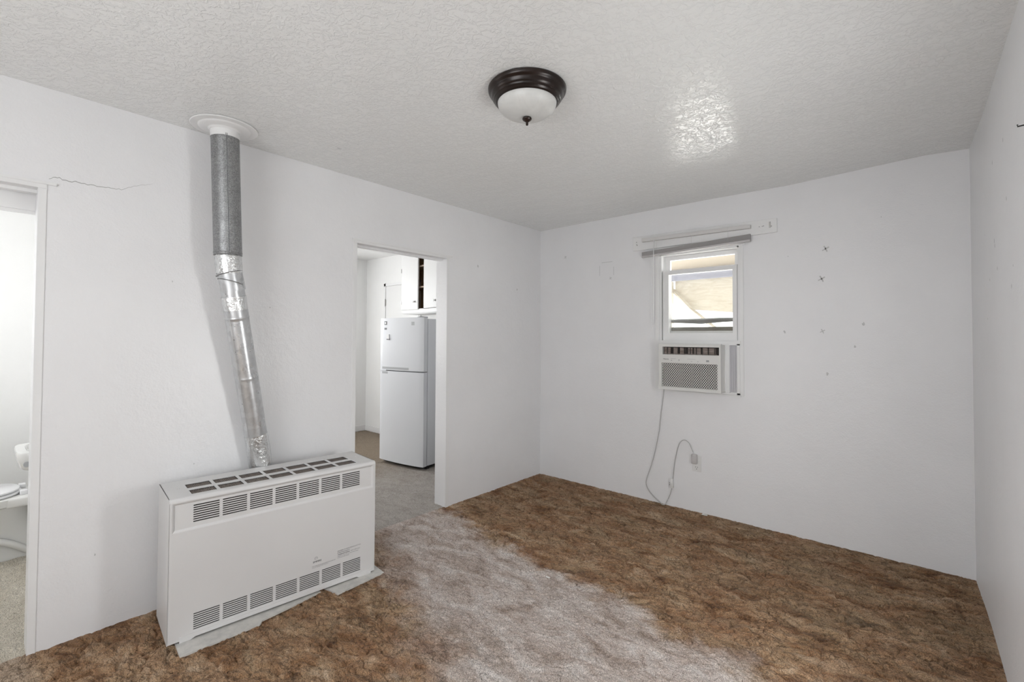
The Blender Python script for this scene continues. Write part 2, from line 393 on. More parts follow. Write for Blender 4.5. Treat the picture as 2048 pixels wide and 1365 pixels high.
kfloor = floor_mesh('floor_kitchen', -3.3, .004, -3.25, .05, .02, M_kcarpet, .35, -.002)
bfloor = floor_mesh('floor_bathroom', -2.1, .004, -4.8, -3.3, .02, M_bcarpet, .35, -.002)

# kitchen and bathroom shells (beyond the doorways)
struct('wall_kitchen_back', boxes([(-3.4, -.13, .02, .12, -.05, 2.6)]), M_kwall)
struct('wall_kitchen_far', wall_plate('x', -3.36, -3.24, [-3.3, -2.05, -1.15, .12], [-.05, 1.15, 2.25, 2.6], [(-2.05, -1.15, 1.15, 2.25)]), M_kwall)
struct('wall_kitchen_front', wall_plate('y', -3.3, -3.2, [-3.4, -3.12, -2.2, -.13], [-.05, 1.08, 2.02, 2.6], [(-3.12, -2.2, 1.08, 2.02)]), M_kwall)
struct('ceiling_kitchen', boxes([(-3.4, -.13, -3.3, .12, 2.49, 2.6)]), M_kwall)
struct('wall_bathroom_far', boxes([(-2.1, -2.0, -4.9, -3.29, -.05, 2.5)]), M_kwall)
struct('wall_bathroom_front', wall_plate('y', -4.85, -4.72, [-2.1, -1.6, -.8, -.13], [-.05, 1.2, 1.95, 2.5], [(-1.6, -.8, 1.2, 1.95)]), M_kwall)
struct('ceiling_bathroom', boxes([(-2.1, -.13, -4.9, -3.3, 2.42, 2.5)]), M_kwall)
bm = bmesh.new(); bx(bm, -3.24, -3.228, -3.2, .02, 0, .075); bx(bm, -3.24, -2.78, .008, .02, 0, .075)
struct('baseboard_kitchen', bm, M_trim)

# door trims: casings painted over many times
def casing(name, y0, y1, cw, right_w):
    bm = bmesh.new()
    bx(bm, -.002, .0035, y0-cw, y0, -.01, HD-.001); bx(bm, -.002, .0035, y1, y1+right_w, -.01, HD-.001)
    bx(bm, -.002, .0035, y0-cw, y1+right_w, HD, HD+cw); bx(bm, -.002, .009, y0-cw-.006, y1+right_w+.03, HD+cw-.012, HD+cw)
    bmesh.ops.bevel(bm, geom=bm.edges[:], offset=.0016, segments=2, affect='EDGES')
    o = struct(name, bm, M_trim, smooth=True)
    bm = bmesh.new()   # door stop strip inside the opening
    bx(bm, -.09, -.055, y0-.001, y0+.012, -.01, HD); bx(bm, -.09, -.055, y0, y1, HD-.014, HD+.001)
    struct('door_stop', bm, M_trim, o)
    return o
casing('trim_1', -2.046, -1.246, .03, .03)
t2 = casing('trim_2', -4.33, -3.566, .03, .028)
struct('door_stop', boxes([(-.132, -.122, -4.33, -3.566, 1.915, HD), (-.137, -.130, -4.36, -3.55, 1.90, 1.93)]), M_trim, t2)

# threshold strip / wall crack / patches
def patch_on(parent, frame, u, z, r, m=M_patch, cross=False, name='spackle_patch'):
    """small smear of filler standing .6 mm proud of the wall; frame(u, z, d) -> point"""
    bm = bmesh.new(); n = 9
    if cross:
        for ang in (.5, 2.0):
            c, s = math.cos(ang), math.sin(ang); vs = []
            for a, b in ((-1, -.16), (1, -.2), (1, .2), (-1, .16)):
                vs.append(bm.verts.new(frame(u+r*(a*c-b*s), z+r*(a*s+b*c), .0007)))
            bm.faces.new(vs)
    else:
        c0 = bm.verts.new(frame(u, z, .0012)); ring = []
        for i in range(n):
            a = 2*PI*i/n; rr = r*random.uniform(.5, 1.1); ring.append(bm.verts.new(frame(u+rr*math.cos(a)*.6, z+rr*math.sin(a), .0004)))
        for i in range(n): bm.faces.new((c0, ring[i], ring[(i+1) % n]))
    return obj(name, bm, m, parent)
fb = lambda u, z, d: (u, -d, z); fl = lambda u, z, d: (d, u, z); fr_ = lambda u, z, d: (rw(u)-d, u, z)
for u, z, r, cr in [(.301, 2.142, .016, True), (.79, 1.898, .014, True), (2.186, 1.939, .006, False), (2.406, 1.965, .022, True), (2.382, 1.765, .022, True),
                    (2.161, 1.409, .014, False), (2.385, 1.411, .016, True), (2.605, 1.454, .016, False), (2.56, 1.309, .012, False), (2.41, 1.127, .014, False), (2.70, 2.13, .004, False)]:
    patch_on(back, fb, u, z, r, cross=cr)
for y, z, r in [(-1.143, 2.129, .012), (-.831, 2.13, .012), (-1.206, 1.885, .012), (-.521, 1.868, .016), (-.50, 1.83, .014), (-.854, 1.784, .018), (-.87, 1.76, .012), (-.935, 1.654, .012), (-.69, 1.632, .012), (-1.29, 1.551, .012), (-.587, 1.457, .008), (-1.333, 1.62, .006)]:
    patch_on(right, fr_, y, z, r)
for y, z, r in [(-.893, 1.977, .016), (-.37, 1.815, .012), (-3.079, 1.636, .005), (-2.604, 1.529, .006), (-2.97, .689, .005), (-3.353, .349, .006)]:
    patch_on(left, fl, y, z, r)
# faint outline left by a removed wall box
bm = bmesh.new()
for a, b, c, d in ((.70, .81, 2.045, 2.049), (.677, .681, 1.93, 2.02), (.82, .824, 1.925, 2.0)):
    vs = [bm.verts.new(p) for p in ((a, -.0006, c), (b, -.0006, c), (b, -.0006, d), (a, -.0006, d))]; bm.faces.new(vs)
obj('old_box_outline', bm, M_patch, back)
ck = [(-3.534, 2.045), (-3.507, 2.056), (-3.491, 2.05), (-3.45, 2.051), (-3.408, 2.048), (-3.365, 2.052), (-3.326, 2.055), (-3.288, 2.055), (-3.253, 2.076), (-3.209, 2.099), (-3.169, 2.114)]
bm = bmesh.new(); L = []
pp = []
for (a, b), (c, d) in zip(ck, ck[1:]):
    for t in (0, .25, .5, .75): pp.append((a+(c-a)*t, b+(d-b)*t+random.uniform(-.0035, .0035)))
pp.append(ck[-1])
for i, (y, z) in enumerate(pp):
    h = .0011*math.sin(PI*min(1, (i+1)/len(pp))**.5)+.0003
    L.append((bm.verts.new((.0006, y, z-h)), bm.verts.new((.0006, y, z+h))))
for a, b in zip(L, L[1:]): bm.faces.new((a[0], b[0], b[1], a[1]))
obj('plaster_crack', bm, M_crack, left)
for (x, y, r) in [(.363, -2.381, .016), (.40, -2.36, .009), (.497, -2.34, .010)]:
    patch_on(ceiling, lambda u, v, d: (u, v, ceil_z(u)-d), x, y, r, cross=(r > .01))

# ------------------------------------------------------------------ window in the back wall
def P(x, z, y):   # a point measured on the wall plane, carried to depth y along the sight line
    k = (3.7215+y)/3.7215
    return CAM.x+(x-CAM.x)*k, CAM.z+(z-CAM.z)*k
win = bpy.data.objects.new('window_1', None); C.objects.link(win); win.location = (1.55, .06, .935); win['kind'] = 'structure'
def part(name, bm, m, parent, **k):
    o = obj(name, bm, m, parent, **k)
    if parent is not None and parent.type == 'EMPTY': o.matrix_parent_inverse = Matrix.Translation(parent_world(parent)).inverted()
    return o
def parent_world(p):
    v = Vector((0, 0, 0))
    while p is not None: v += p.location; p = p.parent
    return v
fx0, fx1, fz0, fz1 = 1.243, 1.868, .935, 2.06
bm = boxes([(1.212, 1.245, -.010, .004, .93, 2.10), (1.864, 1.897, -.010, .004, .93, 2.10), (1.2, 1.91, -.014, .004, 2.055, 2.112)])
bmesh.ops.bevel(bm, geom=bm.edges[:], offset=.003, segments=2, affect='EDGES'); part('window_casing', bm, M_trim, win, smooth=True)
part('window_frame', boxes([(fx0, 1.262, .006, .118, fz0, fz1), (1.852, fx1, .006, .118, fz0, fz1), (fx0, fx1, .006, .118, 2.045, fz1), (fx0, fx1, .01, .118, fz0, fz0+.012),
                            (1.262, 1.270, .055, .064, fz0, fz1), (1.846, 1.852, .055, .064, fz0, fz1)]), M_trim, win)
def sash(y0, y1, X0, X1, Z0, Z1, gx0, gx1, gz0, gz1):
    bm = plate([X0, gx0, gx1, X1], [Z0, gz0, gz1, Z1], lambda i, j: not (i == 1 and j == 1), y0, y1)
    bmesh.ops.bevel(bm, geom=[e for e in bm.edges if len(e.link_faces) == 2 and e.calc_face_angle(0) > 1], offset=.003, segments=1, affect='EDGES')
    s = part('sash', bm, M_trim, win)
    part('pane', box(gx0-.004, gx1+.004, (y0+y1)/2-.0015, (y0+y1)/2+.0015, gz0-.004, gz1+.004), M_pane, s)
    return s
a0, b0 = P(1.277, 1.339, .02); a1, b1 = P(1.853, 1.917, .02); c0, d0 = P(1.326, 1.403, .02); c1, d1 = P(1.820, 1.882, .02)
s1 = sash(.018, .050, 1.2685, 1.8455, b0, b1, c0, c1, d0, d1)
c0, d0 = P(1.340, 1.90, .07); c1, d1 = P(1.838, 1.997, .07)
s2 = sash(.066, .096, 1.2655, 1.8485, 1.475-.1, 2.044, c0, c1, 1.42, d1)
# storm rail, weather strip and outer sill seen low through the glass
part('weather_strip', (lambda b: (tube(b, [(1.275, .106, 1.504), (1.40, .106, 1.503), (1.55, .106, 1.499), (1.7, .106, 1.506), (1.842, .106, 1.508)], [.014, .018, .023, .019, .015], 10), b)[1])(bmesh.new()), M_foam, win, smooth=True)
part('outer_sill', box(1.25, 1.86, .10, .30, 1.385, 1.452), M_ply, win)
# right window lights the room; front window is added for fill, both out of frame
def side_window(name, bm_frame, bm_glass):
    o = struct(name, bm_frame, M_trim); obj('pane', bm_glass, M_pane, o); return o
side_window('window_2', boxes([(3.13, 3.16, -2.18, -2.14, .47, 1.53), (3.13, 3.16, -1.78, -1.74, .47, 1.53), (3.13, 3.16, -2.14, -1.78, 1.49, 1.53), (3.13, 3.16, -2.14, -1.78, .47, .51)]),
            box(3.143, 3.146, -2.14, -1.78, .51, 1.49))
side_window('fill_window', boxes([(1.2, 1.24, -5.28, -5.24, .85, 2.05), (2.76, 2.8, -5.28, -5.24, .85, 2.05), (1.24, 2.76, -5.28, -5.24, 2.01, 2.05), (1.24, 2.76, -5.28, -5.24, .85, .89)]),
            box(1.24, 2.76, -5.262, -5.259, .89, 2.01))

# long painted board over the window with screws
bd = thing('mounting_board', 'long white painted board screwed to the wall above the window', 'board', (1.57, 0, 2.17))
def tpl(x0, x1, y0, y1, zl0, zl1, zr0, zr1):  # box whose ends sit at different heights
    bm = bmesh.new(); vs = bx(bm, x0, x1, y0, y1, 0, 1)
    for v in bm.verts:
        l = v.co.x < (x0+x1)/2; v.co.z = (zl0 if l else zr0) if v.co.z < .5 else (zl1 if l else zr1)
    return bm
bm = tpl(1.016, 2.121, -.016, 0, 2.112, 2.232, 2.118, 2.219)
bmesh.ops.bevel(bm, geom=bm.edges[:], offset=.002, segments=1, affect='EDGES'); part('board', bm, M_trim, bd)
for x, z in ((2.008, 2.172), (2.028, 2.173), (2.036, 2.174), (1.05, 2.185), (1.052, 2.165), (1.056, 2.158)):
    part('screw', box(x-.003, x+.003, -.019, -.015, z-.003, z+.003), M_steel, bd)
bm = boxes([(2.072, 2.082, -.021, -.015, 2.155, 2.198), (2.080, 2.090, -.018, -.015, 2.160, 2.170)]); part('bracket', bm, M_steel, bd)

# raised mini blind
bl = thing('window_blind', 'grey white mini blind pulled fully up and hanging slightly skewed above the window', 'blind', (1.53, -.03, 2.13))
part('headrail', tpl(1.110, 1.955, -.048, -.018, 2.176, 2.206, 2.166, 2.191), M_slatw, bl)
bm = bmesh.new(); ns = 13
for i in range(ns):
    t = i/(ns-1)
    b2 = tpl(1.112, 1.953, -.046-.002*(i % 2), -.020, 2.056+.030*t, 2.0575+.030*t, 2.086+.037*t, 2.0875+.037*t)
    me_ = bpy.data.meshes.new('t'); b2.to_mesh(me_); bm.from_mesh(me_); b2.free(); bpy.data.meshes.remove(me_)
st = part('slat_stack', bm, M_slat, bl); st['kind'] = 'stuff'
part('bottom_rail', tpl(1.112, 1.953, -.048, -.020, 2.042, 2.055, 2.070, 2.084), M_slat, bl)
for x in (1.245, 1.53, 1.80):
    bm = bmesh.new(); tube(bm, [(x, -.049, 2.185), (x, -.049, 2.10)], .0012, 5); part('ladder_cord', bm, M_slatw, bl)
bm = bmesh.new(); tube(bm, [(1.221, -.052, 2.175), (1.221, -.055, 2.14), (1.214, -.05, 1.47)], .0035, 7)
part('wand', bm, M_white, bl, smooth=True)

# ------------------------------------------------------------------ window air conditioner
ac = thing('air_conditioner', 'white window air conditioner with dark mesh grille set in the lower half of the window', 'air conditioner', (1.53, -.06, .947))
AX0, AX1, AY, AZ0, AZ1 = 1.292, 1.768, -.120, .952, 1.315
# body behind the front panel and the part outside the wall
part('body', box(AX0+.004, AX1-.004, -.085, .40, AZ0, AZ1-.004, bev=.003), M_ac, ac)
X = lambda px: AX0+(px-1320)*(AX1-AX0)/121.0
Zf = lambda px, v: AZ1-(v-688-.025*(px-1320))*(AZ1-AZ0)/97.0
vx0, vx1, vz0, vz1 = AX0+.032, AX1-.012+.0, 1.232, 1.292
gx0, gx1, gz0, gz1 = AX0+.024, AX1-.024, .975, 1.165
bm = plate([AX0, gx0, vx0, vx1, gx1, AX1] if vx0 > gx0 and vx1 < gx1 else sorted([AX0, gx0, vx0, gx1, vx1, AX1]),
           [AZ0, gz0, gz1, vz0, vz1, AZ1], lambda i, j: True, AY, AY+.035); bm.free()
xs_ = sorted([AX0, gx0, vx0, gx1, vx1, AX1]); zs_ = [AZ0, gz0, gz1, vz0, vz1, AZ1]
def okc(i, j):
    cx = (xs_[i]+xs_[i+1])/2; cz = (zs_[j]+zs_[j+1])/2
    return not ((gx0 < cx < gx1 and gz0 < cz < gz1) or (vx0 < cx < vx1 and vz0 < cz < vz1))
bm = plate(xs_, zs_, okc, AY, AY+.035)
bmesh.ops.bevel(bm, geom=[e for e in bm.edges if len(e.link_faces) == 2 and e.calc_face_angle(0) > 1], offset=.004, segments=2, affect='EDGES')
part('front_panel', bm, M_ac, ac, smooth=True)
# outlet recess: brown coil fins, black gaps, slanted vanes
M_coil = mat('coil_fins', (.26, .20, .17), .6)
lk(M_coil, ramp(M_coil, noise(M_coil, 60, 3, .6, stretch=(.3, .3, 5)), [(.35, (.12, .08, .065)), (.65, (.36, .31, .28))]), bsdf(M_coil).inputs['Base Color'])
v = part('air_outlet', box(vx0-.004, vx1+.004, AY+.030, AY+.034, vz0-.004, vz1+.004), M_dark, ac)
w_ = vx1-vx0
for a, b in ((.02, .13), (.18, .265), (.31, .40), (.46, .53), (.565, .68), (.70, .80), (.82, .93)):
    part('coil_panel', boxes([(vx0+w_*a, vx0+w_*b, AY+.018, AY+.030, vz0+.004, vz1-.006)]), M_coil, v)
for k in range(9):
    x = vx0+w_*(.08+.105*k)
    bm = tpl(x, x+.002, AY+.006, AY+.02, vz0, vz1, vz0, vz1); part('vane', bm, M_black, v)
part('louver', boxes([(vx0+w_*.03, vx1-w_*.04, AY+.004, AY+.009, vz0+.003, vz0+.007)]), M_dust, v)
# control strip markings
Ty = Matrix.Rotation(math.radians(90), 4, 'X')
def on_ac(x, z): return Matrix.Translation((x-1.53, AY-.0006+.06, z-.947)) @ Ty
text('logo', 'Hisense', .016, M_ink, ac, on_ac(AX0+.037, 1.190), .044, .0003)
for x, z, a, b in ((.105, 1.185, .003, .003), (.165, 1.189, .0022, .006), (.262, 1.182, .005, .0015), (.31, 1.181, .003, .002), (.12, 1.199, .02, .0008), (.26, 1.199, .03, .0008)):
    part('control_button', box(AX0+x-a, AX0+x+a, AY-.0016, AY+.001, z-b, z+b), M_ink2, ac)
part('display', box(AX0+.372, AX0+.392, AY-.0016, AY+.001, 1.181, 1.195), M_ink2, ac)
# woven diamond grille over a black filter
part('filter', box(gx0-.003, gx1+.003, AY+.024, AY+.030, gz0-.003, gz1+.003), M_black, ac)
bm = bmesh.new(); pit = .0170; Lw = gx1-gx0; Hh = gz1-gz0
def strut(x0, z0, x1, z1, y):
    d = Vector((x1-x0, z1-z0)); d.normalize(); n = Vector((-d.y, d.x))*.0018
    a = [(x0+n.x, z0+n.y), (x1+n.x, z1+n.y), (x1-n.x, z1-n.y), (x0-n.x, z0-n.y)]
    f = [bm.verts.new((p, y, q)) for p, q in a]; g_ = [bm.verts.new((p, y+.003, q)) for p, q in a]
    bm.faces.new(f)
    for i in range(4): bm.faces.new((f[i], f[(i+1) % 4], g_[(i+1) % 4], g_[i]))
sl = 1.25
k = -Hh/sl
while k < Lw:
    x0 = max(0, k); z0 = (x0-k)*sl; x1 = min(Lw, k+Hh/sl); z1 = (x1-k)*sl
    if x1 > x0+.002:
        strut(gx0+x0, gz0+z0, gx0+x1, gz0+z1, AY+.006)
        strut(gx0+x0, gz1-z0, gx0+x1, gz1-z1, AY+.0065)
    k += pit
gr = part('intake_grille', bm, M_ac, ac); gr['kind'] = 'stuff'
# accordion side curtain and surrounding frame
rib = []
for i in range(7): rib.append((1.800+.0072*i, 1.8045+.0072*i, -.012-.003*(i % 2), .012, .955, 1.318))
part('side_curtain', boxes(rib+[(1.798, 1.852, -.008, .012, .955, 1.318)]), M_lilac, ac)
part('mounting_frame', boxes([(1.213, 1.874, -.018, .016, 1.309, 1.340), (1.264, 1.850, .016, .05, 1.318, 1.3445), (1.852, 1.872, -.018, .014, .94, 1.318), (1.236, 1.292, -.012, .012, .94, 1.318), (1.768, 1.798, -.010, .012, .94, 1.318), (1.236, 1.872, -.018, .012, .938, .952)]), M_trim, ac)
part('sill_ledge', boxes([(1.198, 1.874, -.012, 0, .926, .9365)]), M_trim, win)

# power cord, inline plug and wall outlet
cy = -.012
path = [(1.297, .950, -.03), (1.285, .88, -.014), (1.267, .76, cy), (1.259, .68, cy), (1.250, .60, cy), (1.236, .53, cy), (1.212, .42, cy), (1.186, .32, cy), (1.150, .21, cy), (1.133, .144, cy), (1.153, .090, cy), (1.205, .042, cy-.004),
        (1.270, .010, -.035), (1.292, .006, -.045), (1.308, .014, -.035), (1.335, .08, cy-.004), (1.352, .14, cy), (1.363, .212, cy), (1.375, .335, cy), (1.388, .41, cy), (1.404, .481, cy), (1.426, .529, cy), (1.46, .550, cy-.004), (1.497, .532, cy-.01), (1.522, .49, cy-.02), (1.533, .463, -.030)]
cord = thing('power_cord', 'thin off-white power cord hanging from the air conditioner and looping to the outlet', 'cord', (1.29, -.02, .5))
bm = bmesh.new(); tube(bm, smooth_path([(a, c, b) for a, b, c in path]), .0031, 7); part('cable', bm, M_cord, cord, smooth=True)
ip = part('safety_plug_block', box(1.345, 1.368, -.034, -.004, .150, .222, bev=.004), M_white, cord, smooth=True)
part('reset_button', boxes([(1.338, 1.346, -.025, -.014, .185, .189), (1.338, 1.346, -.025, -.014, .170, .175)]), M_gasket, cord)
part('plug', box(1.516, 1.560, -.036, -.0075, .375, .452, bev=.009, seg=3), M_slat, cord, smooth=True)
ol = thing('wall_outlet', 'off-white double wall outlet low on the wall below the air conditioner', 'outlet', (1.55, 0, .375))
part('cover_plate', box(1.516, 1.584, -.006, 0, .315, .440, bev=.002), M_rust, ol)
part('socket', box(1.533, 1.567, -.0072, -.003, .325, .360, bev=.002), M_rust, ol)
part('socket', box(1.533, 1.567, -.0072, -.003, .392, .427, bev=.002), M_rust, ol)
part('socket_slot', boxes([(1.541, 1.5435, -.0078, -.006, .345, .354), (1.556, 1.5585, -.0078, -.006, .345, .354), (1.5475, 1.5525, -.0078, -.006, .332, .338)]), M_black, ol)

# ------------------------------------------------------------------ ceiling lamp
LX, LY = 1.586, -2.168; LZ = ceil_z(LX)
lamp = thing('ceiling_lamp', 'round flush ceiling lamp with dark bronze rim and frosted glass bowl', 'lamp', (LX, LY, LZ))
bm = bmesh.new(); lathe(bm, [(.160, 0.0), (.168, -.001), (.171, -.006), (.170, -.014), (.166, -.021), (.160, -.024), (.157, -.029), (.155, -.038), (.150, -.043), (.147, -.046), (.146, -.052), (.141, -.055), (.139, -.060), (.133, -.064), (.126, -.064), (.126, -.050), (.10, -.03), (0, -.03)], n=96)
obj('rim', bm, M_bronze, lamp, smooth=True)
bm = bmesh.new(); pr_ = [(.128, -.052), (.1285, -.064)]
for i in range(1, 15):
    a = i/14*PI/2; pr_.append((.1285*math.cos(a)**.85 if i < 14 else 0, -.064-.062*math.sin(a)))
lathe(bm, pr_, n=96); obj('glass_bowl', bm, M_globe, lamp, smooth=True)
bm = bmesh.new(); lathe(bm, [(0, -.122), (.012, -.124), (.0195, -.128), (.021, -.132), (.019, -.137), (.012, -.142), (.006, -.146), (.005, -.150), (.006, -.154), (.0045, -.160), (0, -.162)], n=32)
obj('finial', bm, M_bronze, lamp, smooth=True)

# ------------------------------------------------------------------ gas heater
HX, HY, HA = .398, -3.164, math.radians(5.2466); HW, HDp, HH = .969, .313, .638
ht = thing('gas_heater', 'large off-white console gas heater with vent grilles standing off the wall', 'heater', (HX, HY, 0))
# local frame of the heater mesh: X = along the front (f), Y = -n (back is +Y), Z up
ht.rotation_euler = (0, 0, PI/2-HA)
P7 = [.09+.1143*k for k in range(7)]; SW = .1015
def slots(xsl, z0, z1, n):
    zz = []; pz = (z1-z0)/n
    for k in range(n): zz += [z0+k*pz, z0+k*pz+pz*.52]
    return zz
# front panel with the lower louvres cut through and the recess opening
lz0, lz1 = .043, .119; zl = slots(None, lz0, lz1, 8)
rz0, rz1, rx0, rx1 = .492, .617, .014, .953
FB = .012
xs_ = sorted([0, HW, rx0, rx1]+[a for p in P7 for a in (p+.006, p+.006+SW)])
zs_ = sorted([FB, HH-.016, rz0, rz1]+zl)
inx = lambda c: any(p+.006 < c < p+.006+SW for p in P7)
def okf(i, j):
    cx = (xs_[i]+xs_[i+1])/2; cz = (zs_[j]+zs_[j+1])/2
    if rx0 < cx < rx1 and rz0 < cz < rz1: return False
    if inx(cx) and lz0 < cz < lz1:
        k = (cz-lz0)/((lz1-lz0)/8) % 1
        return k > .52
    return True
obj('front_panel', plate(xs_, zs_, okf, 0, .0025), M_heat, ht)
# recessed louvre panel
uz0, uz1 = .520, .602; zu = slots(None, uz0, uz1, 8)
xr = sorted([rx0, rx1]+[a for p in P7 for a in (p, p+SW)]); zr_ = sorted([rz0, rz1]+zu)
inu = lambda c: any(p < c < p+SW for p in P7)
def oku(i, j):
    cx = (xr[i]+xr[i+1])/2; cz = (zr_[j]+zr_[j+1])/2
    if inu(cx) and uz0 < cz < uz1: return ((cz-uz0)/((uz1-uz0)/8) % 1) > .52
    return True
obj('louvre_panel', plate(xr, zr_, oku, .007, .009), M_heat, ht)
bm = bmesh.new()   # sloped border around the recess
o1 = [(rx0, rz0), (rx1, rz0), (rx1, rz1), (rx0, rz1)]; e = .008
o2 = [(rx0+e, rz0+e), (rx1-e, rz0+e), (rx1-e, rz1-e), (rx0+e, rz1-e)]
A_ = [bm.verts.new((a, .0, b)) for a, b in o1]; B_ = [bm.verts.new((a, .0072, b)) for a, b in o2]
for i in range(4): bm.faces.new((A_[i], A_[(i+1) % 4], B_[(i+1) % 4], B_[i]))
o0 = [(rx0-.003, rz0-.003), (rx1+.003, rz0-.003), (rx1+.003, rz1+.003), (rx0-.003, rz1+.003)]
Z_ = [bm.verts.new((a, -.0012, b)) for a, b in o0]
for i in range(4): bm.faces.new((Z_[i], Z_[(i+1) % 4], A_[(i+1) % 4], A_[i]))
obj('recess_border', bm, M_heat, ht, recalc=True)
# shell: sides, rounded top front edge, back
r = .016
prof = [(0, .010), (0, HH-r)]+[(r-r*math.cos(a), HH-r+r*math.sin(a)) for a in np.linspace(.2, PI/2, 6)]+[(HDp, HH), (HDp, .010)]
def side(x0, x1):
    bm = bmesh.new(); a = [bm.verts.new((x0, p, q)) for p, q in prof]; b = [bm.verts.new((x1, p, q)) for p, q in prof]
    bm.faces.new(a); bm.faces.new(b[::-1])
    for i in range(len(a)): bm.faces.new((a[i], b[i], b[(i+1) % len(a)], a[(i+1) % len(a)]))
    return bm
obj('side_panel', side(-.0005, .0025), M_heat, ht); obj('side_panel', side(HW-.0025, HW+.0005), M_heat, ht)
bm = bmesh.new(); ar = [(r-r*math.cos(a), HH-r+r*math.sin(a)) for a in np.linspace(0, PI/2, 7)]
a = [bm.verts.new((0, p, q)) for p, q in ar]; b = [bm.verts.new((HW, p, q)) for p, q in ar]
for i in range(6): bm.faces.new((a[i], b[i], b[i+1], a[i+1]))
obj('top_front_edge', bm, M_heat, ht, smooth=True)
# top panel, 7 x 2 openings
xt = sorted([0, HW]+[a for p in P7 for a in (p-.002, p+.098)]); yt = [r, .043, .115, .150, .224, HDp]
okt = lambda i, j: not (any(p-.002 < (xt[i]+xt[i+1])/2 < p+.098 for p in P7) and j in (1, 3))
obj('top_panel', plate(xt, yt, okt, HH-.002, HH, axis='z'), M_heat, ht)
for p in P7:
    for y0, y1 in ((.043, .115), (.150, .224)):
        bm = bmesh.new(); n = 14
        bx(bm, p-.003, p+.099, y0-.001, y1+.001, HH-.0075, HH-.0065)
        for k in range(n): bx(bm, p-.002+k*.1/n, p-.002+k*.1/n+.0025, y0, y1, HH-.0065, HH-.0035)
        obj('top_grille', bm, M_dust, ht)
obj('back_panel', box(.002, HW-.002, HDp-.003, HDp, .02, HH-.003), M_heat, ht)
obj('inner_liner', boxes([(.01, HW-.01, .020, .024, .03, HH-.03)]), M_dark, ht)
# toe plate with raised middle and foot ends, screws on top
bm = bmesh.new(); pl = [(.045, .004), (.085, .004), (.105, .012), (.86, .012), (.875, .004), (.945, .004), (.95, .030), (.045, .030)]
a = [bm.verts.new((p, -.0022, q)) for p, q in pl]; b = [bm.verts.new((p, .004, q)) for p, q in pl]
bm.faces.new(a); bm.faces.new(b[::-1])
for i in range(len(a)): bm.faces.new((a[i], b[i], b[(i+1) % len(a)], a[(i+1) % len(a)]))
obj('toe_plate', bm, M_heat, ht)
for sx_ in (.055, .93):
    bm = bmesh.new(); lathe(bm, [(0, HH+.003), (.004, HH+.0025), (.0055, HH)], sx_, .17, 12); obj('screw', bm, M_heat, ht, smooth=True)
def on_ht(x, z): return Matrix.Translation((x, -.0006, z)) @ Ty
text('logo', 'EMPIRE', .0125, M_ink, ht, on_ht(.620, .1645), .043, .0003)
bm = bmesh.new()
for rr in (.0085, .0055):
    for i in range(20):
        a0_, a1_ = 2*PI*i/20, 2*PI*(i+1)/20
        if rr > .006 and 12 < i < 18: continue
        vs = [bm.verts.new((.636+q*math.cos(t), -.0007, .186+q*math.sin(t))) for q, t in ((rr, a0_), (rr, a1_), (rr-.0014, a1_), (rr-.0014, a0_))]; bm.faces.new(vs)
obj('emblem', bm, M_ink2, ht)
for i, (s, x, z, wd, m_, sz) in enumerate([
        ('Room heater for use with this cabinet front in place only', .616, .1455, .123, M_ink2, .0062), ('Keep air openings clear at all times', .616, .1385, .085, M_ink2, .0055),
        ('CAUTION', .750, .1835, .033, M_ink, .008), ('HOT WHILE IN OPERATION DO NOT TOUCH', .787, .1840, .097, M_ink2, .008),
        ('KEEP CHILDREN CLOTHING AND FURNITURE AWAY', .750, .1745, .070, M_ink2, .0065), ('CAUTION HOT SURFACE', .752, .1640, .068, M_ink, .008),
        ('KEEP COMBUSTIBLES', .826, .1655, .054, M_ink2, .007), ('away from the front and top of this heater', .752, .1560, .118, M_ink2, .0065), ('do not cover or block openings', .752, .1480, .064, M_ink2, .0065)]):
    text('warning_text', s, sz, m_, ht, on_ht(x, z), wd, .0002)

# hearth boards under the heater
def slab(pts, z0, z1, m, name):
    bm = bmesh.new(); a = [bm.verts.new((x, y, z0)) for x, y in pts]; b = [bm.verts.new((x, y, z1)) for x, y in pts]
    bm.faces.new(a[::-1]); bm.faces.new(b)
    for i in range(len(a)): bm.faces.new((a[i], a[(i+1) % len(a)], b[(i+1) % len(a)], b[i]))
    return obj(name, bm, m)
tag(slab([(.10, -3.09), (.37, -3.13), (.505, -3.141), (.512, -2.985), (.519, -2.832), (.512, -2.822), (.494, -2.811), (.482, -2.66), (.461, -2.505), (.12, -2.55)], -.004, .0035, M_board, 'hearth_board'),
    'long worn pale board under the left half of the gas heater', 'board', 'boards under the heater')
tag(slab([(.2, -2.50), (.457, -2.474), (.550, -2.456), (.543, -2.31), (.536, -2.168), (.20, -2.135)], -.004, .0045, M_board, 'hearth_board'),
    'shorter pale board under the right end of the gas heater', 'board', 'boards under the heater')

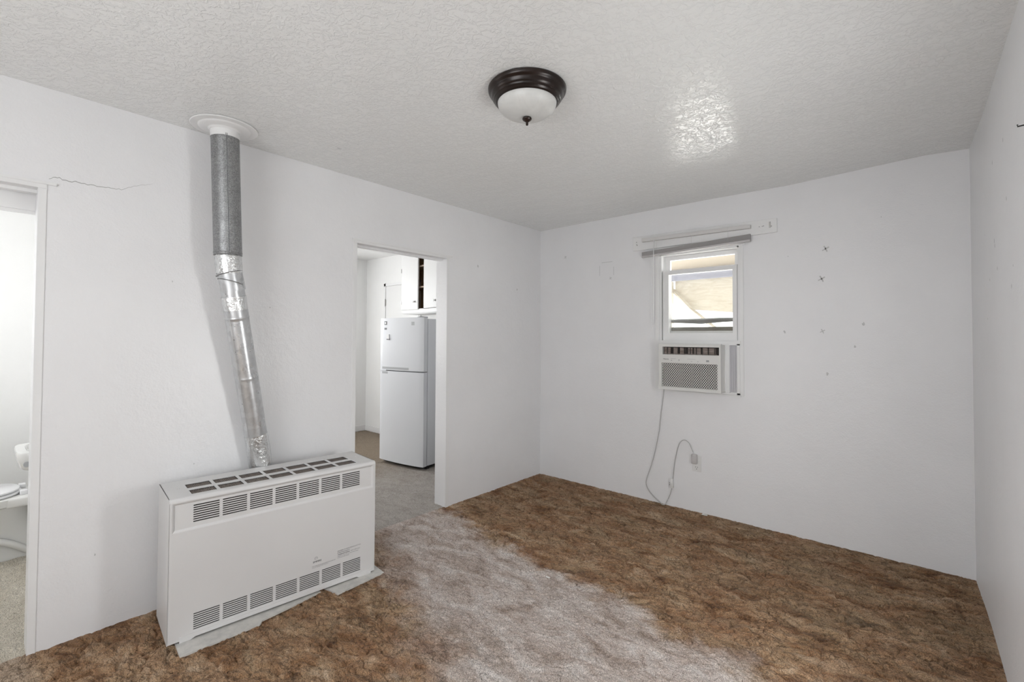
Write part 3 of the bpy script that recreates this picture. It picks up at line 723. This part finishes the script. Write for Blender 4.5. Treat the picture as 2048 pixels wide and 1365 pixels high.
# ------------------------------------------------------------------ flue pipe
fl_ = thing('flue_pipe', 'grey and silver metal flue pipe rising from the heater to the ceiling', 'pipe', (.165, -2.90, 1.5))
def axis_lathe(prof, p0, p1, n=40, crinkle=0):
    """profile of (radius, t) with t = distance along p0->p1"""
    p0, p1 = Vector(p0), Vector(p1); d = (p1-p0).normalized()
    pf = []
    for (ra, ta), (rb, tb) in zip(prof, prof[1:]):
        k_ = max(1, int(abs(tb-ta)/.025)); pf.append((ra, ta))
        if k_ > 1:
            ts = [.04]+[i/k_ for i in range(1, k_)]+[.96]
            pf += [(ra+(rb-ra)*t, ta+(tb-ta)*t) for t in ts]
    prof = pf+[prof[-1]]
    q = d.to_track_quat('Z', 'Y').to_matrix().to_4x4(); bm = bmesh.new()
    lathe(bm, prof, n=n)
    for v in bm.verts:
        if crinkle:
            rr = Vector((v.co.x, v.co.y)); l = rr.length
            if l > 1e-4: v.co.x *= 1+random.uniform(-crinkle, crinkle)/l; v.co.y = v.co.y*(1+random.uniform(-crinkle, crinkle)/l)
        v.co = q @ v.co + p0
    return bm
cz = ceil_z(.17)
T0, T1 = (.165, -2.905, cz), (.165, -2.880, 1.775)
L1 = (Vector(T1)-Vector(T0)).length; RU = .0645
bm = bmesh.new(); lathe(bm, [(0, cz-.001), (.150, cz-.001), (.152, cz-.004), (.149, cz-.0075), (.118, cz-.009), (.114, cz-.013), (.110, cz-.015), (.095, cz-.017), (.075, cz-.019), (.068, cz-.026), (0, cz-.026)], .165, -2.905, 64)
part('ceiling_collar', bm, M_trim, fl_, smooth=True)
part('painted_sleeve', axis_lathe([(RU+.001, .018), (RU+.0015, .022), (RU+.0015, .060+.0)], T0, T1), M_trim, fl_, smooth=True)
part('upper_pipe', axis_lathe([(RU, .02), (RU, L1-.018), (RU+.0018, L1-.016), (RU+.0018, L1-.013), (RU, L1-.011), (RU, L1-.004), (RU+.0015, L1-.002), (RU-.003, L1)], T0, T1), M_galv, fl_, smooth=True)
# vertical lock seam facing the room
d = (Vector(T1)-Vector(T0)).normalized(); sd = Vector((math.cos(-.60), math.sin(-.60), 0))
bm = bmesh.new()
for off in (0, .006):
    s2_ = Vector((math.cos(-.25+off*16), math.sin(-.25+off*16), 0))
    tube(bm, [Vector(T0)+d*.05+s2_*RU, Vector(T0)+d*(L1-.005)+s2_*RU], .0021, 6)
part('lock_seam', bm, M_galv, fl_)
s2_ = Vector((math.cos(-.20), math.sin(-.20), 0)); bm = bmesh.new(); tube(bm, [Vector(T0)+d*.05+s2_*(RU+.0004), Vector(T0)+d*(L1-.005)+s2_*(RU+.0004)], .0012, 6); part('seam_groove', bm, M_gasket, fl_)
F0, F1 = (.165, -2.880, 1.778), (.165, -2.872, 1.682)
part('foil_wrap', axis_lathe([(.059, 0), (.061, .012), (.060, .03), (.0615, .045), (.060, .065), (.0605, .085), (.059, .096)], F0, F1, 56, .0016), M_foil, fl_, smooth=True)
# elbow gores with raised rings
E1, E2 = (.165, -2.872, 1.695), (.158, -2.850, 1.600); E3 = (.152, -2.838, 1.53)
part('elbow', axis_lathe([(.058, 0), (.0575, .02), (.0575, .050), (.0575, .10)], E1, E2), M_alu, fl_, smooth=True)
bm = bmesh.new()
def ring(c, nrm, R, r0):
    c = Vector(c); nrm = Vector(nrm).normalized(); a = nrm.orthogonal().normalized(); b_ = nrm.cross(a)
    pts = [c+a*R*math.cos(t)+b_*R*math.sin(t) for t in np.linspace(0, 2*PI, 49)]; tube(bm, pts, r0, 6)
ring((.165, -2.873, 1.684), (-.10, -.30, 1), .0605, .0024); ring((.160, -2.862, 1.640), (.05, .22, 1), .0605, .0026)
part('elbow_ring', bm, M_galv, fl_, smooth=True)
G0, G1 = Vector((.160, -2.858, 1.625)), Vector((.066, -2.664, .62)); dG = (G1-G0).normalized(); LG = (G1-G0).length
part('lower_pipe', axis_lathe([(.055, 0), (.055, .09), (.0565, .093), (.0565, .17), (.0575, .172), (.0575, .176), (.0562, .178), (.0562, .50), (.0567, .502), (.0562, .504), (.0562, LG-.10), (.055, LG)], G0, G1), M_alu, fl_, smooth=True)
part('foil_wrap', axis_lathe([(.0575, .06), (.0585, .08), (.0575, .105), (.0580, .13)], G0, G1, 56, .0013), M_foil, fl_, smooth=True)
part('foil_wrap', axis_lathe([(.0570, LG-.20), (.0585, LG-.17), (.0580, LG-.14), (.0592, LG-.10), (.0585, LG-.06), (.058, LG-.02)], G0, G1, 56, .0018), M_foil, fl_, smooth=True)
sdv = Vector((.25, -.97, 0)).cross(dG).cross(dG)*-1; sdv.normalize()
bm = bmesh.new(); s3 = (Vector((.55, -.83, 0))-dG*Vector((.55, -.83, 0)).dot(dG)).normalized()
tube(bm, [G0+dG*.17+s3*.056, G0+dG*(LG-.12)+s3*.056], .002, 6); part('lock_seam', bm, M_alu, fl_)
part('flue_outlet', axis_lathe([(.052, 0), (.052, .03), (0, .03)], G1, G1+Vector((0, 0, -.25))), M_galv, fl_, smooth=True)

# ------------------------------------------------------------------ kitchen: refrigerator
RFA = math.atan2(.086, .648)
fg = thing('refrigerator', 'white two-door top-freezer refrigerator seen through the kitchen doorway', 'refrigerator', (-1.581, -.827, 0), (0, 0, RFA))
FW, FH = .654, 1.565
def curved_door(z0, z1, bulge=.022, th=.055):
    bm = bmesh.new(); n = 20; f = []; bk = []
    for i in range(n+1):
        t = i/n; x = FW*t; e = min(t, 1-t)
        y = -bulge*(1-(2*t-1)**2)+(.006*max(0, 1-e/.02))
        f.append((bm.verts.new((x, y, z0)), bm.verts.new((x, y, z1)))); bk.append((bm.verts.new((x, th, z0)), bm.verts.new((x, th, z1))))
    for i in range(n):
        bm.faces.new((f[i][0], f[i+1][0], f[i+1][1], f[i][1])); bm.faces.new((bk[i+1][0], bk[i][0], bk[i][1], bk[i+1][1]))
        bm.faces.new((f[i][1], f[i+1][1], bk[i+1][1], bk[i][1])); bm.faces.new((f[i+1][0], f[i][0], bk[i][0], bk[i+1][0]))
    bm.faces.new((f[0][0], f[0][1], bk[0][1], bk[0][0])); bm.faces.new((f[n][1], f[n][0], bk[n][0], bk[n][1]))
    bmesh.ops.bevel(bm, geom=[e for e in bm.edges if len(e.link_faces) == 2 and e.calc_face_angle(0) > 1], offset=.005, segments=2, affect='EDGES')
    return bm
obj('body', box(.004, FW-.002, .066, .70, .035, FH-.012, bev=.006), M_fridge, fg, smooth=True)
obj('gasket', boxes([(.012, FW-.010, .052, .068, .05, .985), (.012, FW-.010, .052, .068, 1.015, FH-.02)]), M_gasket, fg)
dt = obj('door', curved_door(1.006, FH), M_fridge, fg, smooth=True)
db = obj('door', curved_door(.035, .996), M_fridge, fg, smooth=True)
obj('base_grille', boxes([(.03, FW-.03, .04, .66, .008, .036)]), M_black, fg)
obj('foot', box(.02, .07, .07, .12, -.004, .02), M_black, fg); obj('foot', box(FW-.07, FW-.02, .07, .12, -.004, .02), M_black, fg)
# recessed grips along the gap, bright at the left end
def strip(x0, x1, z0, z1, out=.0012, th=.003):
    bm = bmesh.new(); n = 10; A = []
    for i in range(n+1):
        x = x0+(x1-x0)*i/n; t = x/FW; y = -.022*(1-(2*t-1)**2)-out
        A.append((bm.verts.new((x, y, z0)), bm.verts.new((x, y, z1)), bm.verts.new((x, y+th, z1)), bm.verts.new((x, y+th, z0))))
    for a, b in zip(A, A[1:]):
        for k in range(4): bm.faces.new((a[k], b[k], b[(k+1) % 4], a[(k+1) % 4]))
    bm.faces.new(A[0][::-1]); bm.faces.new(A[-1])
    return bm
M_grip = mat('grey_grip', (.42, .43, .44), .4)
obj('grip', strip(.045, .46, 1.016, 1.04), M_grip, dt); obj('grip', strip(.045, .14, .966, .988), M_grip, db)
obj('grip_edge', strip(-.002, .12, .998, 1.006, .006, .02), M_fridge, dt)
obj('hinge_cover', boxes([(FW-.075, FW-.03, .01, .09, FH-.0, FH+.008), (FW-.11, FW-.09, .02, .05, FH, FH+.005)]), M_gasket, fg)
mg = tag(obj('magnet', strip(.078, .118, 1.492, 1.532, .003, .0025), M_gasket), 'small square dark-edged magnet at the top left of the freezer door', 'magnet', 'magnets on the freezer door')
def place(o): o.location = fg.location; o.rotation_euler = fg.rotation_euler
place(mg); ch = obj('photo_window', strip(.087, .109, 1.501, 1.523, .0038, .0012), M_white, mg)
mg2 = tag(obj('magnet', strip(.080, .115, 1.440, 1.460, .003, .0025), M_gasket), 'tiny dark magnet just below the square magnet on the freezer door', 'magnet', 'magnets on the freezer door'); place(mg2)
ck_ = tag(obj('door_hook', strip(.125, .165, 1.335, 1.390, .008, .0075), M_white), 'small white adhesive hook on the freezer door under the magnets', 'hook'); place(ck_)
hk = obj('hook_tip', strip(.130, .175, 1.330, 1.341, .013, .006), M_gasket, ck_)
obj('badge', strip(.495, .532, 1.483, 1.520, .0018, .0015), M_grip, dt)

# ------------------------------------------------------------------ kitchen: upper cabinet and door behind
cb = thing('wall_cabinet', 'white painted upper kitchen cabinet above the refrigerator with a gap showing brown shelves', 'cabinet', (-1.3, -.12, 1.65))
KX0, KX1, KY = -1.985, -.60, -.25
part('body', boxes([(KX0, KX0+.02, KY+.018, .02, 1.655, 2.49), (KX1-.02, KX1, KY+.018, .02, 1.655, 2.49), (KX0, KX1, KY+.018, .02, 1.655, 1.672), (KX0, KX1, .008, .02, 1.655, 2.49), (-1.555, -1.54, KY+.018, .02, 1.67, 2.49)]), M_wood, cb)
part('end_panel', boxes([(KX0-.004, KX0, KY, .02, 1.65, 2.49)]), M_cab, cb)
part('face_frame', boxes([(KX0, KX1, KY, KY+.018, 1.652, 1.706), (KX0, KX0+.03, KY, KY+.018, 1.70, 2.49), (-1.566, -1.455, KY, KY+.018, 1.70, 2.49), (KX1-.03, KX1, KY, KY+.018, 1.70, 2.49), (KX0, KX1, KY, KY+.018, 2.43, 2.49)]), M_cab, cb)
part('bottom_panel', boxes([(KX0, KX1, KY, .02, 1.645, 1.6555)]), M_cab, cb)
for z in (1.96, 2.215): part('shelf', boxes([(KX0+.02, -1.556, KY+.02, .008, z, z+.018)]), M_woodl, cb)
dk = part('door', box(KX0-.0, -1.655, KY-.019, KY-.0005, 1.697, 2.452, bev=.003), M_cab, cb)
def pull(x, z, par):
    bm = bmesh.new()
    tube(bm, [(x, KY-.019, z), (x, KY-.034, z)], [.006, .011], 10)
    for s in (-1, 1): tube(bm, [(x-.016, KY-.034, z-.010*s), (x+.016, KY-.034, z+.010*s)], .0038, 6)
    part('knob', bm, M_steel, par)
pull(-1.712, 1.79, dk)
for z in (2.16, 1.76): part('hinge', box(KX0-.002, KX0+.006, KY-.024, KY-.018, z, z+.05), M_steel, dk)
dk2 = part('door', box(-1.468, -1.02, KY-.019, KY-.0005, 1.708, 2.452, bev=.003), M_cab, cb)
pull(-1.325, 1.79, dk2)
part('door', box(-1.01, -.62, KY-.019, KY-.0005, 1.708, 2.452, bev=.003), M_cab, cb)
d1_ = struct('door_1', boxes([(-2.725, -1.99, .004, .019, .012, 2.062)]), M_cab)
obj('door_casing', boxes([(-2.775, -2.735, .002, .020, 0, 2.11), (-2.775, -1.95, .002, .020, 2.072, 2.11), (-1.98, -1.95, .002, .020, 0, 2.11)]), M_trim, d1_)
obj('door_hinge', boxes([(-2.738, -2.720, -.004, .004, 1.80, 1.885), (-2.735, -2.728, -.008, -.002, 1.79, 1.895)]), M_steel, d1_)
obj('door_hinge', boxes([(-2.738, -2.720, -.004, .004, .25, .33)]), M_steel, d1_)

# ------------------------------------------------------------------ bathroom: toilet and sink
tl = thing('toilet', 'white toilet with closed seat just inside the bathroom doorway', 'toilet', (-1.40, -3.70, 0))
def lathe_free(secs, p=2.2, n=44, cap=True):
    bm = bmesh.new(); loft(bm, secs, n, cap, p); return bm
# local: x across, y forward is negative, tank at +y
obj('pedestal', lathe_free([(-.005, 0, .07, .108, .23), (.01, 0, .07, .112, .235), (.05, 0, .065, .100, .225), (.12, 0, .05, .098, .205), (.20, 0, .00, .120, .215), (.26, 0, -.03, .150, .235), (.31, 0, -.045, .172, .250), (.335, 0, -.05, .180, .258)]), M_porc, tl, smooth=True)
for s in (-1, 1):
    bm = bmesh.new(); tube(bm, smooth_path([(s*.095, .20, .03), (s*.118, .12, .10), (s*.115, .02, .15), (s*.125, -.06, .20), (s*.14, -.12, .27)]), .020, 10)
    obj('trapway', bm, M_porc, tl, smooth=True)
obj('rim', lathe_free([(.325, 0, -.03, .178, .262), (.333, 0, -.03, .188, .275), (.372, 0, -.03, .190, .278), (.378, 0, -.03, .184, .272)]), M_porc, tl, smooth=True)
obj('rear_deck', box(-.17, .17, .10, .33, .32, .377, bev=.012, seg=3), M_porc, tl, smooth=True)
def oval(z0, z1, rx, ry, cy): return [(z0, 0, cy, rx-.004, ry-.004), (z0+.003, 0, cy, rx, ry), (z1-.004, 0, cy, rx, ry), (z1, 0, cy, rx-.007, ry-.007)]
obj('seat', lathe_free(oval(.380, .395, .186, .228, -.055)), M_seat, tl, smooth=True)
obj('lid', lathe_free(oval(.398, .414, .180, .222, -.058)), M_seat, tl, smooth=True)
for s in (-1, 1): obj('seat_hinge', box(s*.09-.024, s*.09+.024, .160, .195, .377, .405, bev=.006), M_seat, tl, smooth=True)
obj('tank', lathe_free([(.377, 0, .31, .20, .065), (.40, 0, .31, .215, .072), (.70, 0, .31, .225, .078)], 6), M_porc, tl, smooth=True)
obj('tank_lid', lathe_free([(.70, 0, .31, .232, .084), (.735, 0, .31, .232, .084), (.742, 0, .31, .226, .078)], 6), M_porc, tl, smooth=True)

sk = thing('bathroom_sink', 'small white wall-hung sink partly hidden by the bathroom door jamb', 'sink', (-.61, -3.44, .69))
bm = bmesh.new()
secs = [(.680, -.61, -3.44, .12, .11), (.684, -.61, -3.44, .145, .128), (.698, -.61, -3.442, .158, .137), (.735, -.61, -3.445, .164, .143), (.768, -.61, -3.446, .168, .146), (.775, -.61, -3.446, .165, .143),
        (.775, -.61, -3.455, .125, .100), (.76, -.61, -3.455, .115, .092), (.72, -.61, -3.45, .08, .06), (.712, -.61, -3.45, .02, .02)]
loft(bm, secs, 48, True, 5); part('basin', bm, M_porc, sk, smooth=True)
part('wall_bracket', box(-.76, -.46, -3.31, -3.30, .70, .79), M_porc, sk)
part('overflow_cap', (lambda b: (tube(b, [(-.452, -3.555, .722), (-.440, -3.555, .722)], .013, 14), b)[1])(bmesh.new()), M_grip, sk)
bm = bmesh.new(); tube(bm, smooth_path([(-.61, -3.33, .775), (-.61, -3.335, .86), (-.61, -3.36, .87), (-.61, -3.39, .85)]), .011, 10); part('faucet', bm, M_steel, sk, smooth=True)
bm = bmesh.new(); tube(bm, smooth_path([(-.61, -3.43, .68), (-.61, -3.43, .5), (-.61, -3.40, .44), (-.61, -3.31, .44)]), .016, 10); part('drain_pipe', bm, M_steel, sk, smooth=True)

# ------------------------------------------------------------------ small things
tag(obj('paper_scrap', box(1.265, 1.288, -1.590, -1.583, .003, .006), M_paper), 'tiny white sliver of litter on the worn middle of the carpet', 'litter')
tag(obj('paper_scrap', box(1.600, 1.640, -.045, -.030, .002, .007), M_paper), 'tiny white crumb of litter on the carpet against the wall right of the cord', 'litter')
bm = bmesh.new(); tube(bm, [(rw(-1.58)+.004, -1.585, 2.030), (rw(-1.58)-.014, -1.582, 2.030), (rw(-1.58)-.014, -1.582, 2.036)], .0022, 6)
tag(obj('wall_nail', bm, M_black), 'small dark nail sticking out high on the right wall', 'nail')

# ------------------------------------------------------------------ outdoors, seen through the window
struct('ground_outside', boxes([(-14, 18, .14, 30, -.5, -.3)]), M_ground)
cp = thing('carport', 'tan plywood carport roof with a blue grey beam outside the window', 'carport', (.6, 2.6, -.3))
part('roof_panel', tpl(-.6, 3.5, .9, 3.3, 2.36, 2.40, 2.37, 2.41), M_brownb, cp)
part('beam', tpl(.06, 3.4, 2.95, 3.05, 2.21, 2.359, 2.22, 2.369), M_beam, cp)
part('post', boxes([(.06, .155, 2.96, 3.04, -.3, 2.2)]), M_ply, cp)
q = [(.16, 2.26), (.16, 2.08), (.42, 1.78), (1.2, 1.70), (3.4, 1.70), (3.4, 2.26)]
bm = bmesh.new(); a = [bm.verts.new((x, 3.08, z)) for x, z in q]; b = [bm.verts.new((x, 3.10, z)) for x, z in q]
bm.faces.new(a); bm.faces.new(b[::-1])
for i in range(len(a)): bm.faces.new((a[i], b[i], b[(i+1) % len(a)], a[(i+1) % len(a)]))
part('end_panel', bm, M_ply, cp)
bm = bmesh.new(); tube(bm, [(.15, 3.02, 2.08), (.40, 3.02, 1.80), (.75, 3.02, 1.50)], .028, 4); part('brace', bm, M_ply, cp)
